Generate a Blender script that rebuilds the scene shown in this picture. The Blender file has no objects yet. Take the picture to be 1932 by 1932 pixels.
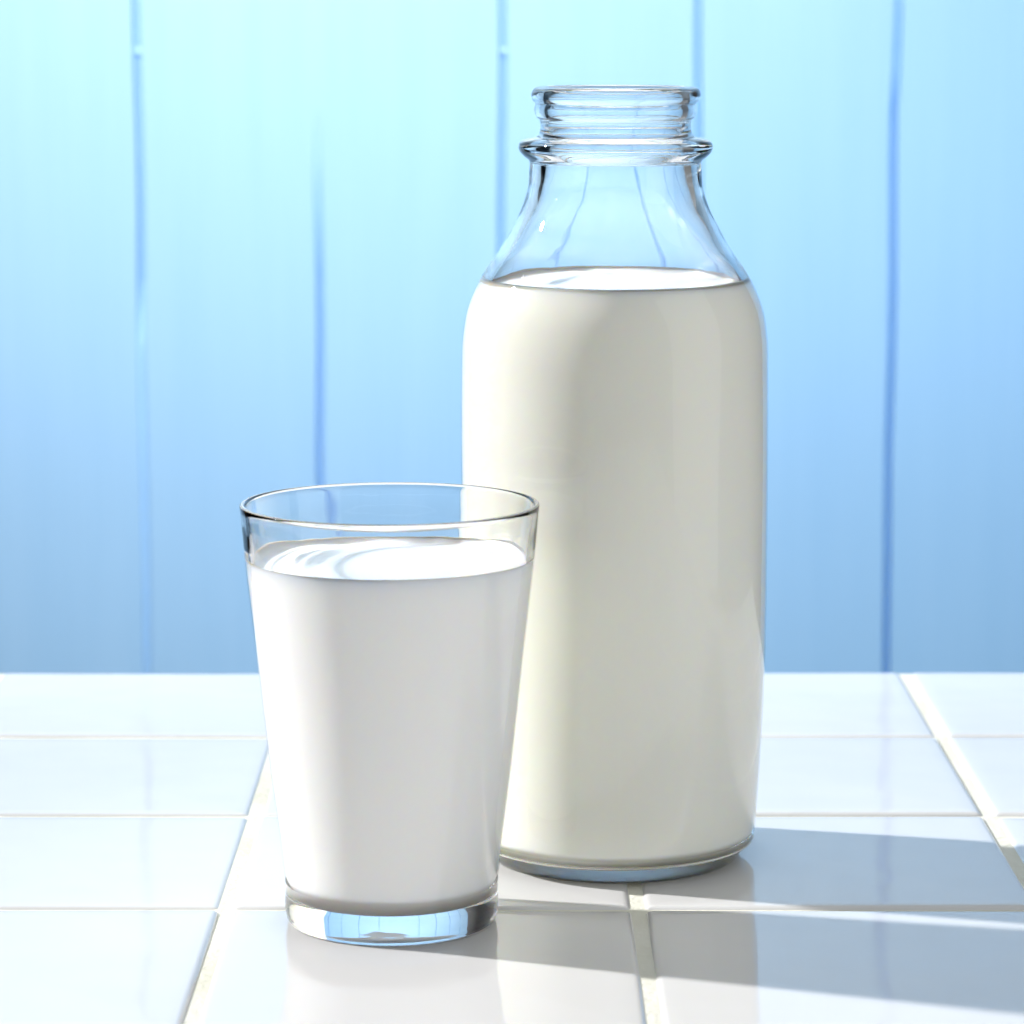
import bpy, bmesh, math, random
from mathutils import Vector
random.seed(7)
C = bpy.context.scene.collection
sc = bpy.context.scene
R = math.radians

# all lengths below are metres; the scene is built with S units per metre
S = 10.0
# ------------------------------------------------------------ camera
H = 0.238                      # camera height over the table top (table top is z = 0)
F = 6400.0                     # focal length in pixels of a 1932 px wide picture
TH = math.atan((966 - 13) / F) # pitch down
cd = bpy.data.cameras.new('camera'); cam = bpy.data.objects.new('camera', cd); C.objects.link(cam)
cam.location = (0, 0, H * S); cam.rotation_euler = (R(90) - TH, 0, 0)
cd.sensor_width = 36; cd.lens = 36 * F / 1932
cd.clip_start = 0.05; cd.clip_end = 500
cd.dof.use_dof = True; cd.dof.focus_distance = 0.915 * S; cd.dof.aperture_fstop = 22 / S
sc.camera = cam

# ------------------------------------------------------------ world and lamps
SUN_AZ, SUN_EL = 16.5, 30.5    # light comes from the left, slightly from behind
w = bpy.data.worlds.new('World'); sc.world = w; w.use_nodes = True
nt = w.node_tree; bg = nt.nodes['Background']
tc = nt.nodes.new('ShaderNodeTexCoord'); sx = nt.nodes.new('ShaderNodeSeparateXYZ')
nt.links.new(tc.outputs['Generated'], sx.inputs[0])
rp = nt.nodes.new('ShaderNodeValToRGB'); nt.links.new(sx.outputs['Z'], rp.inputs[0])
rp.color_ramp.elements[0].position = 0.0; rp.color_ramp.elements[0].color = (.16, .165, .17, 1)
rp.color_ramp.elements[1].position = 0.75; rp.color_ramp.elements[1].color = (.90, .95, 1.0, 1)
e = rp.color_ramp.elements.new(0.18); e.color = (.40, .41, .41, 1)
# world darkened towards the left, added for dark streaks in the neck glass
dk = nt.nodes.new('ShaderNodeValToRGB'); nt.links.new(sx.outputs['X'], dk.inputs[0])
mr = nt.nodes.new('ShaderNodeMapRange'); nt.links.new(sx.outputs['X'], mr.inputs[0]); mr.inputs[1].default_value = -1; mr.inputs[2].default_value = -.45
nt.links.new(mr.outputs[0], dk.inputs[0]); dk.color_ramp.elements[0].color = (.01, .013, .018, 1); dk.color_ramp.elements[1].color = (1, 1, 1, 1); dk.color_ramp.elements[0].position = .6
mxw = nt.nodes.new('ShaderNodeMix'); mxw.data_type = 'RGBA'; mxw.blend_type = 'MULTIPLY'; mxw.inputs[0].default_value = 1
nt.links.new(rp.outputs[0], mxw.inputs[6]); nt.links.new(dk.outputs[0], mxw.inputs[7]); nt.links.new(mxw.outputs[2], bg.inputs[0]); bg.inputs[1].default_value = 0.5

def lamp(name, kind, energy, color, loc, target=None, size=None, size_y=None, angle=None, spread=None):
    d = bpy.data.lights.new(name, kind); d.energy = energy * (S * S if kind == 'AREA' else 1); d.color = color
    o = bpy.data.objects.new(name, d); C.objects.link(o); o.location = Vector(loc) * S
    if target is not None:
        o.rotation_euler = (Vector(target) - Vector(loc)).to_track_quat('-Z', 'Y').to_euler()
    if size:
        d.size = size * S
        if size_y: d.shape = 'RECTANGLE'; d.size_y = size_y * S
    if angle: d.angle = angle
    if spread: d.spread = spread
    return o
dv = Vector((-math.cos(R(SUN_AZ)) * math.cos(R(SUN_EL)), math.sin(R(SUN_AZ)) * math.cos(R(SUN_EL)), math.sin(R(SUN_EL))))
key = lamp('key_sun', 'SUN', 5.0, (1.0, .985, .965), dv * 2 + Vector((0, .9, 0)), (0, .9, 0), angle=R(2.2))
key.data.cycles.is_caustics_light = True
# softbox up on the left washing the painted boards; a weaker one filling from the right
lamp('wall_softbox', 'AREA', 2.6, (1.0, .87, .79), (-.12, 1.08, .84), (-.12, 1.6, .31), size=.55, size_y=.40, spread=R(80))
lamp('blue_softbox', 'AREA', 1.05, (.22, .62, 1.0), (.10, 1.22, .42), (.10, 1.6, .0), size=1.0, size_y=.25, spread=R(100))
lamp('fill_softbox', 'AREA', 3.2, (1.0, 1.0, .95), (1.1, .35, .50), (.03, .93, .16), size=1.0, size_y=1.4)

vs = sc.view_settings
vs.view_transform = 'Standard'; vs.look = 'None'; vs.exposure = 0.14; vs.gamma = 1; vs.use_curve_mapping = False
cy = sc.cycles
cy.max_bounces = 20; cy.transmission_bounces = 14; cy.diffuse_bounces = 6; cy.glossy_bounces = 6; cy.transparent_max_bounces = 16
cy.caustics_refractive = True; cy.caustics_reflective = False; cy.blur_glossy = 0.3
cy.sample_clamp_indirect = 8; cy.use_denoising = True
sc.render.film_transparent = False

# ------------------------------------------------------------ helpers
def new_mat(name):
    m = bpy.data.materials.new(name); m.use_nodes = True
    return m, m.node_tree, m.node_tree.nodes['Principled BSDF']
def noise(nt, scale, detail=3, vec=None, rough=.5):
    n = nt.nodes.new('ShaderNodeTexNoise'); n.inputs['Scale'].default_value = scale
    n.inputs['Detail'].default_value = detail; n.inputs['Roughness'].default_value = rough
    if vec is not None: nt.links.new(vec, n.inputs['Vector'])
    return n
def coords(nt, scale=(1, 1, 1)):
    t = nt.nodes.new('ShaderNodeTexCoord'); mp = nt.nodes.new('ShaderNodeMapping')
    mp.inputs['Scale'].default_value = [q / S for q in scale]
    nt.links.new(t.outputs['Object'], mp.inputs[0]); return mp.outputs[0]
def ramp(nt, src, a, b, p0=0., p1=1.):
    r = nt.nodes.new('ShaderNodeValToRGB'); nt.links.new(src, r.inputs[0])
    r.color_ramp.elements[0].position = p0; r.color_ramp.elements[1].position = p1
    r.color_ramp.elements[0].color = (*a, 1); r.color_ramp.elements[1].color = (*b, 1)
    return r.outputs[0]
def bump(nt, src, p, strength, dist):
    b = nt.nodes.new('ShaderNodeBump'); b.inputs['Strength'].default_value = strength; b.inputs['Distance'].default_value = dist * S
    nt.links.new(src, b.inputs['Height']); nt.links.new(b.outputs[0], p.inputs['Normal'])
def obj(name, bm, mat, parent=None, smooth=True):
    for v_ in bm.verts: v_.co *= S
    me = bpy.data.meshes.new(name); bm.to_mesh(me); bm.free()
    o = bpy.data.objects.new(name, me); C.objects.link(o)
    me.materials.append(mat)
    for p in me.polygons: p.use_smooth = smooth
    if parent: o.parent = parent
    return o
def thing(name, label, cat, loc):
    o = bpy.data.objects.new(name, None); C.objects.link(o); o.location = Vector(loc) * S
    o.empty_display_size = .02 * S
    o['label'] = label; o['category'] = cat; return o
def catmull(pts, n):
    out = []
    P = [pts[0]] + list(pts) + [pts[-1]]
    for i in range(1, len(P) - 2):
        p0, p1, p2, p3 = [Vector(q) for q in P[i-1:i+3]]
        for k in range(n):
            t = k / n
            out.append(.5 * ((2*p1) + (p2-p0)*t + (2*p0-5*p1+4*p2-p3)*t*t + (3*p1-p0-3*p2+p3)*t**3))
    out.append(Vector(pts[-1])); return [(max(v[0], 0), v[1]) for v in out]
def lathe(profile, seg=160, wob=None):
    """profile: (r, z) list; points with r = 0 become poles"""
    bm = bmesh.new(); rings = []
    for r, z in profile:
        if r < 1e-6: rings.append([bm.verts.new((0, 0, z))])
        else:
            ring = []
            for k in range(seg):
                a = 2 * math.pi * k / seg
                rr = r + (wob(r, z, a) if wob else 0)
                ring.append(bm.verts.new((rr * math.cos(a), rr * math.sin(a), z)))
            rings.append(ring)
    for A, B in zip(rings, rings[1:]):
        for k in range(seg):
            k2 = (k + 1) % seg
            if len(A) == 1 and len(B) == 1: continue
            if len(A) == 1: bm.faces.new((A[0], B[k2], B[k]))
            elif len(B) == 1: bm.faces.new((A[k], A[k2], B[0]))
            else: bm.faces.new((A[k], A[k2], B[k2], B[k]))
    bmesh.ops.recalc_face_normals(bm, faces=bm.faces)
    return bm

# ------------------------------------------------------------ materials
def glass_mat(name, tint, ior=1.5):
    m, nt, p = new_mat(name)
    p.inputs['Base Color'].default_value = (*tint, 1)
    p.inputs['Transmission Weight'].default_value = 1; p.inputs['Roughness'].default_value = 0.0
    p.inputs['IOR'].default_value = ior
    n = noise(nt, 55, 2, coords(nt)); bump(nt, n.outputs[0], p, .08, .002)
    return m
bottle_glass = glass_mat('bottle_glass', (.985, .998, .998))
tumbler_glass = glass_mat('tumbler_glass', (.995, 1.0, 1.0))

def milk_mat(name, col, rad, scale):
    m, nt, p = new_mat(name)
    n = noise(nt, 9, 3, coords(nt)); c = ramp(nt, n.outputs[0], col, tuple(min(1, x * 1.008) for x in col), .3, .7)
    nt.links.new(c, p.inputs['Base Color'])
    p.inputs['Subsurface Weight'].default_value = 1; p.inputs['Subsurface Radius'].default_value = rad
    p.inputs['Subsurface Scale'].default_value = scale * S
    p.inputs['Roughness'].default_value = .25; p.inputs['IOR'].default_value = 1.34
    p.inputs['Specular IOR Level'].default_value = .5
    return m
def shell_mat(name):           # thin glass wall lying on the milk: see-through, mirror-like at grazing angles
    m, nt, p = new_mat(name); nt.nodes.remove(p); out = nt.nodes['Material Output']
    fr = nt.nodes.new('ShaderNodeFresnel'); fr.inputs[0].default_value = 1.5
    ge = nt.nodes.new('ShaderNodeNewGeometry'); iv = nt.nodes.new('ShaderNodeMath'); iv.operation = 'SUBTRACT'; iv.inputs[0].default_value = 1
    nt.links.new(ge.outputs['Backfacing'], iv.inputs[1])
    mu = nt.nodes.new('ShaderNodeMath'); mu.operation = 'MULTIPLY'; nt.links.new(fr.outputs[0], mu.inputs[0]); nt.links.new(iv.outputs[0], mu.inputs[1])
    tr = nt.nodes.new('ShaderNodeBsdfTransparent'); gl = nt.nodes.new('ShaderNodeBsdfGlossy'); gl.inputs['Roughness'].default_value = .03
    mx = nt.nodes.new('ShaderNodeMixShader'); nt.links.new(mu.outputs[0], mx.inputs[0]); nt.links.new(tr.outputs[0], mx.inputs[1]); nt.links.new(gl.outputs[0], mx.inputs[2])
    n = noise(nt, 30, 2, coords(nt)); b = nt.nodes.new('ShaderNodeBump'); b.inputs['Strength'].default_value = .06; b.inputs['Distance'].default_value = .002 * S
    nt.links.new(n.outputs[0], b.inputs['Height']); nt.links.new(b.outputs[0], gl.inputs['Normal'])
    nt.links.new(mx.outputs[0], out.inputs[0]); return m
thin_glass = shell_mat('glass_wall')
def milk_top_mat(name, col):
    m, nt, p = new_mat(name); n = noise(nt, 9, 3, coords(nt))
    nt.links.new(ramp(nt, n.outputs[0], col, tuple(min(1, x * 1.008) for x in col), .3, .7), p.inputs['Base Color'])
    p.inputs['Roughness'].default_value = .2; p.inputs['IOR'].default_value = 1.34
    p.inputs['Subsurface Weight'].default_value = 1; p.inputs['Subsurface Radius'].default_value = (1, .85, .6); p.inputs['Subsurface Scale'].default_value = .0045 * S; return m
milk_top = milk_top_mat('milk_top', (.95, .945, .925))
milk_b = milk_mat('whole_milk', (.95, .945, .835), (1.0, .82, .46), .0045)
milk_g = milk_mat('fresh_milk', (.945, .945, .90), (1.0, .80, .55), .0055)

tile_m, nt, p = new_mat('white_glazed_tile')
v = coords(nt); n = noise(nt, 7, 3, v)
nt.links.new(ramp(nt, n.outputs[0], (.705, .70, .705), (.745, .74, .745), .3, .7), p.inputs['Base Color'])
p.inputs['Roughness'].default_value = .035; p.inputs['IOR'].default_value = 1.52
n2 = noise(nt, 16, 2, v); bump(nt, n2.outputs[0], p, .16, .004)

grout_m, nt, p = new_mat('cream_grout')
v = coords(nt); n = noise(nt, 420, 5, v); n3 = noise(nt, 25, 3, v)
nt.links.new(ramp(nt, n3.outputs[0], (.70, .69, .58), (.80, .79, .72), .3, .7), p.inputs['Base Color'])
p.inputs['Roughness'].default_value = .9; bump(nt, n.outputs[0], p, .8, .0008)

board_m, nt, p = new_mat('pale_blue_paint')
v = coords(nt, (26, 26, 1.6)); n = noise(nt, 3, 5, v)
nt.links.new(ramp(nt, n.outputs[0], (.385, .628, .862), (.408, .650, .880), .3, .7), p.inputs['Base Color'])
p.inputs['Roughness'].default_value = .5
ng = noise(nt, 9, 6, coords(nt, (30, 30, 1.1)), .65); bump(nt, ng.outputs[0], p, .30, .0012)

# ------------------------------------------------------------ the painted board wall
WY = 1.6
def wall_x(px):                # groove positions read off at the height of the horizon
    return (px - 966) / F * (WY * math.cos(TH) + .12 * math.sin(TH))
bm = bmesh.new()
gx = [wall_x(q) for q in (-1110, -770, -425, -80, 266, 602, 947, 1315, 1684, 2050, 2410, 2770, 3130)]
GW, GD = .0021, .0070           # half groove width, groove depth
Z0, Z1 = -.35, 1.0
Zs = [Z0, -.1, -.03, .03, .08, .11, .14, .165, .19, .205, .2135, .2165, .2195, .23, .26, .4, Z1]
def fill(i, z):                # paint has closed some grooves in places
    f = 1.0
    if i == 5: f = max(0., min(1., (.175 - z) / .07)) * 1.0
    if i in (4, 6) and .2140 < z < .2185: f = .84
    if i == 4 and z < .11: f = .35
    if i == 8 and z > .19: f = .8
    return f
cols = []
for i, g in enumerate(gx):
    for k, (dx, dp) in enumerate(((-GW - .0002, 0), (-GW, .0003), (-GW * .9, 1), (GW * .9, 1), (GW, .0003), (GW + .0002, 0))):
        col = []
        for z in Zs:
            f = fill(i, z); jit = .0005 * math.sin(z * 37 + i * 2.1) + (.0008 if (i == 8 and z > .2) else 0)
            d = GD * f if dp == 1 else (dp * f)
            col.append(bm.verts.new((g + dx + jit, WY + d, z)))
        cols.append(col)
for A, B in zip(cols, cols[1:]):
    for k in range(len(Zs) - 1): bm.faces.new((A[k], B[k], B[k+1], A[k+1]))
# thickness of the wall: back face and edges
x0, x1 = cols[0][0].co.x, cols[-1][0].co.x
bk = [bm.verts.new(q) for q in ((x0, WY + .03, Z0), (x1, WY + .03, Z0), (x1, WY + .03, Z1), (x0, WY + .03, Z1))]
bm.faces.new((bk[1], bk[0], bk[3], bk[2]))
bm.faces.new([c[-1] for c in cols] + [bk[2], bk[3]])
bm.faces.new([c[0] for c in reversed(cols)] + [bk[0], bk[1]])
bm.faces.new(cols[0][:1] + cols[0][1:] + [bk[3], bk[0]])
bm.faces.new(list(reversed(cols[-1])) + [bk[1], bk[2]])
wall = obj('board_wall', bm, board_m, smooth=False)
wall['label'] = 'pale blue painted wall of vertical boards behind the tiled table'; wall['category'] = 'wall'

# ------------------------------------------------------------ the tiled table
table = thing('tiled_table', 'white glazed tile table top with cream grout under the bottle and glass', 'table', (0, 0, 0))
XG = [-.0765 - .109 * 3, -.0765 - .109 * 2, -.0765 - .109, -.0765, .0337, .1420, .2510, .3600, .4690]
YG = [.6620 - .109 * k for k in (6, 5, 4, 3, 2, 1)] + [ .6620, .7710, .8799, .9857, 1.0960, 1.2065]
GH = .0017                     # half grout width
def tile(bm, x0, x1, y0, y1):
    T, rad, n = .006, .0022, 5
    dz = random.uniform(-.0002, .0002); tx = random.uniform(-.003, .003); ty = random.uniform(-.0025, .0025)
    cx, cyy = (x0 + x1) / 2, (y0 + y1) / 2; hx, hy = (x1 - x0) / 2, (y1 - y0) / 2
    def ring(inset, z, cr):
        out = []
        for sx_, sy_, a0 in ((1, 1, 0), (-1, 1, 90), (-1, -1, 180), (1, -1, 270)):
            for k in range(5):
                a = R(a0 + 90 * k / 4)
                px = sx_ * (hx - inset - cr) + cr * math.cos(a); py = sy_ * (hy - inset - cr) + cr * math.sin(a)
                out.append(bm.verts.new((cx + px, cyy + py, z + dz + tx * px + ty * py)))
        return out
    rings = [ring(0, -T, .0012)]
    for k in range(n + 1):
        a = R(90 * k / n); rings.append(ring(rad * (1 - math.cos(a)), -rad * .75 * (1 - math.sin(a)), .0012))
    rings.append(ring(.006, .00006, .0012))
    N = len(rings[0])
    for A, B in zip(rings, rings[1:]):
        for k in range(N): bm.faces.new((A[k], A[(k+1) % N], B[(k+1) % N], B[k]))
    bm.faces.new(rings[-1])
bm = bmesh.new()
for i in range(len(XG) - 1):
    for j in range(len(YG) - 1):
        jx = random.uniform(-.0002, .0002)
        if (i, j) == (0, 0): jx = 0
        tile(bm, XG[i] + GH + jx, XG[i+1] - GH + jx, YG[j] + .0012, YG[j+1] - .0012)
tiles = obj('glazed_tile_top', bm, tile_m, table)
# grout bed: a fine grid with an uneven, slightly dished surface
bm = bmesh.new()
def slab(bm, x0, x1, y0, y1, z0, z1):
    vsl = [bm.verts.new(q) for q in ((x0,y0,z0),(x1,y0,z0),(x1,y1,z0),(x0,y1,z0),(x0,y0,z1),(x1,y0,z1),(x1,y1,z1),(x0,y1,z1))]
    for f in ((3,2,1,0),(4,5,6,7),(0,1,5,4),(1,2,6,5),(2,3,7,6),(3,0,4,7)): bm.faces.new([vsl[k] for k in f])
slab(bm, XG[0] - .001, XG[-1] + .001, YG[0] - .001, YG[-1] - .0008, -.012, -.0008)
grout = obj('grout', bm, grout_m, table, smooth=False)
bm = bmesh.new(); slab(bm, XG[0], XG[-1], YG[0], YG[-1] - .002, -.040, -.0122)
wood_m, nt, p = new_mat('white_painted_wood'); v = coords(nt, (2, 30, 30)); n = noise(nt, 4, 4, v)
nt.links.new(ramp(nt, n.outputs[0], (.74, .74, .72), (.80, .80, .78), .3, .7), p.inputs['Base Color']); p.inputs['Roughness'].default_value = .5
obj('table_board', bm, wood_m, table, smooth=False)

# ------------------------------------------------------------ pixel -> profile
cT, sT = math.cos(TH), math.sin(TH)
def prof(Y, ax, pts):
    """(half width px, y px) on the silhouette of a solid of revolution standing at depth Y -> (r, z)"""
    out = []
    for hw, y in pts:
        a = (y - 966) / F
        k = (sT + a * cT) / (cT - a * sT)          # drop per unit of depth
        z = H - Y * k
        depth = Y * cT + (H - z) * sT
        out.append((hw / F * depth, z))
    return out

# ------------------------------------------------------------ milk bottle
BY = .9400; BX = (1157 - 966) / F * .96
bottle = thing('milk_bottle', 'tall open clear glass milk bottle filled to the shoulder, behind the tumbler', 'bottle', (BX, BY, 0))
body = prof(BY, 0, [(278, 1560), (284, 1270), (287.5, 1000), (289.5, 800), (289.5, 700), (288, 640), (278, 579), (252, 520), (218, 470), (191, 422), (174, 384)])
body = [(r, z) for r, z in body]
outer = [(0, .0022), (.020, .0020), (.0305, .0008), (.0335, 0), (.0352, .0006), (.0370, .0026), (.0389, .0058), (.0403, .0092)]
neck = prof(BY, 0, [(165, 352), (163, 325), (162, 305)])
outer = outer[:2] + catmull(outer[2:] + body[1:] + neck, 6)
def bead(pts, n=4): return catmull(pts, n)
zc = lambda y: prof(BY, 0, [(1, y)])[0][1]
rr_ = lambda hw, y: prof(BY, 0, [(hw, y)])[0][0]
fin = [(163, 305), (165, 301), (174, 294), (181, 286), (183.5, 277), (181, 268), (174, 263), (163, 260), (151, 258), (145, 252), (143, 243), (142, 234),
       (144, 226), (150, 221), (153, 214), (154, 205), (153, 199), (152, 195), (155, 192), (159, 186), (160, 178), (158, 170), (152, 165), (143, 163)]
finp = prof(BY, 0, fin)
outer += catmull(finp, 4)[2:]
# inner wall, from the lip down
inn = prof(BY, 0, [(136, 165), (131, 174), (129, 185), (128, 215), (127, 260), (128, 300), (132, 330), (142, 372), (163, 415), (192, 465), (228, 520), (253, 575), (266, 640), (270, 720), (270, 800), (268, 1000), (265, 1270)])
inner_tail = [(.0375, .016), (.0355, .0105), (.031, .0078), (.022, .0076), (.010, .0086), (0, .0090)]
inner = catmull(inn + inner_tail, 5)
def wob_b(r, z, a):            # pressed glass is never perfectly round
    return .00010 * math.sin(3 * a + z * 30) + .00006 * math.sin(7 * a + 1 + z * 80)
def radius_at(profile, z):
    for (r0, z0), (r1, z1) in zip(profile, profile[1:]):
        if (z0 - z) * (z1 - z) <= 0 and z0 != z1: return r0 + (r1 - r0) * (z - z0) / (z1 - z0)
    return profile[0][0]
def vessel(outer, inner, level, low, glass, milk_mat_, parent, wob, bottom):
    """clear top, thin wall over the milk, solid clear base, the milk and its surface"""
    G = .0003
    r_lo, r_hi = radius_at(outer, low), radius_at(outer, level)
    rise = .0013                                   # the milk creeps up the wall
    hi = level + rise; r_hi = radius_at(outer, hi)
    up = [(r_hi, hi)] + [q for q in outer if q[1] > hi + .0002]
    dn = [q for q in outer if q[1] < low - .0001] + [(r_lo, low)]
    mid = [(r_lo, low)] + [q for q in outer if low + .0001 < q[1] < hi - .0002] + [(r_hi, hi)]
    rin = radius_at(inner, level); rin2 = radius_at(inner, level + .0010)
    inn_up = [q for q in inner if q[1] > level + .0002] + [(rin, level - .0004)]
    top = obj('neck' if parent.name == 'milk_bottle' else 'rim', lathe(up + inn_up, 192, wob), glass, parent)
    base = obj('base', lathe(dn, 192, wob), glass, parent)
    wall_ = obj('body', lathe(mid, 192, wob), thin_glass, parent)
    side = [(r_hi - G * .5 - .0002, hi + .0001), (r_hi - G * .5, hi - .0001)] + [(r - G, z) for r, z in reversed(mid[1:-1])]
    rj, zj = side[-1]; rt, zt = bottom
    tail = []
    for k in range(1, 11):
        a = R(90 * k / 10); tail.append((rt + (rj - rt) * math.cos(a), zj + (zt - zj) * math.sin(a)))
    tail += [(rt * .6, zt), (rt * .3, zt + .0003), (0, zt + .0005)]
    rih = radius_at(inner, hi - .0002); lip = [(rin + .0001, level - .0003), (rih + .00005, hi - .0004), (rih + .0002, hi - .0001)]
    mk = obj('milk', lathe(lip + side + tail, 192, wob), milk_mat_, parent)
    srf = obj('milk_surface', lathe([(0, level - .0006), (rin * .5, level - .0006), (rin - .006, level - .0006), (rin - .0030, level - .0005), (rin - .0014, level - .0003), (rin - .0006, level + .0001), (rin - .0002, level + .0005), (rin2, level + .0010)], 192, wob), milk_top, mk)
    if srf.data.polygons[0].normal.z < 0: srf.data.flip_normals()
    for o in (top, base): o.cycles.is_caustics_caster = True
    srf.cycles.is_caustics_receiver = True; mk.cycles.is_caustics_receiver = True
ZB = zc(538)
vessel(outer, inner, ZB, .0075, bottle_glass, milk_b, bottle, wob_b, (.0325, .0052))

# ------------------------------------------------------------ tumbler
GY = .8690; GX = (742.0 - 966) / F * .905
tumbler = thing('drinking_glass', 'short flared clear tumbler of milk with thick base, in front of the bottle', 'drinking glass', (GX, GY, 0))
o_px = prof(GY, 0, [(202, 1640), (228, 1440), (252, 1230), (270, 1080), (278, 1000)])
outer = [(0, .0012), (.018, .0010), (.0245, .0004), (.0262, 0), (.0272, .0007), (.0277, .0020), (.0281, .0050)] 
outer = outer[:2] + catmull(outer[2:] + o_px, 5)
rim = prof(GY, 0, [(280.5, 972), (282, 960), (282.5, 953), (281, 949.5), (277.5, 948), (274, 949.5), (271.5, 954), (269.5, 964), (267, 990)])
outer += catmull([outer[-1]] + rim, 4)[1:]
inn = prof(GY, 0, [(256, 1075), (241, 1230), (217, 1440), (193, 1620)])
inner = catmull([outer[-1]] + inn + [(.0262, .0140), (.0245, .0105), (.0210, .0085), (.0150, .0078), (.0080, .0078), (0, .0080)], 5)[1:]
def wob_g(r, z, a): return .00005 * math.sin(2 * a + .5) + .00003 * math.sin(5 * a + z * 60)
ZG = prof(GY, 0, [(1, 1059)])[0][1]
vessel(outer, inner, ZG, .0112, tumbler_glass, milk_g, tumbler, wob_g, (.0185, .0068))
for o in (tiles, grout): o.cycles.is_caustics_receiver = True
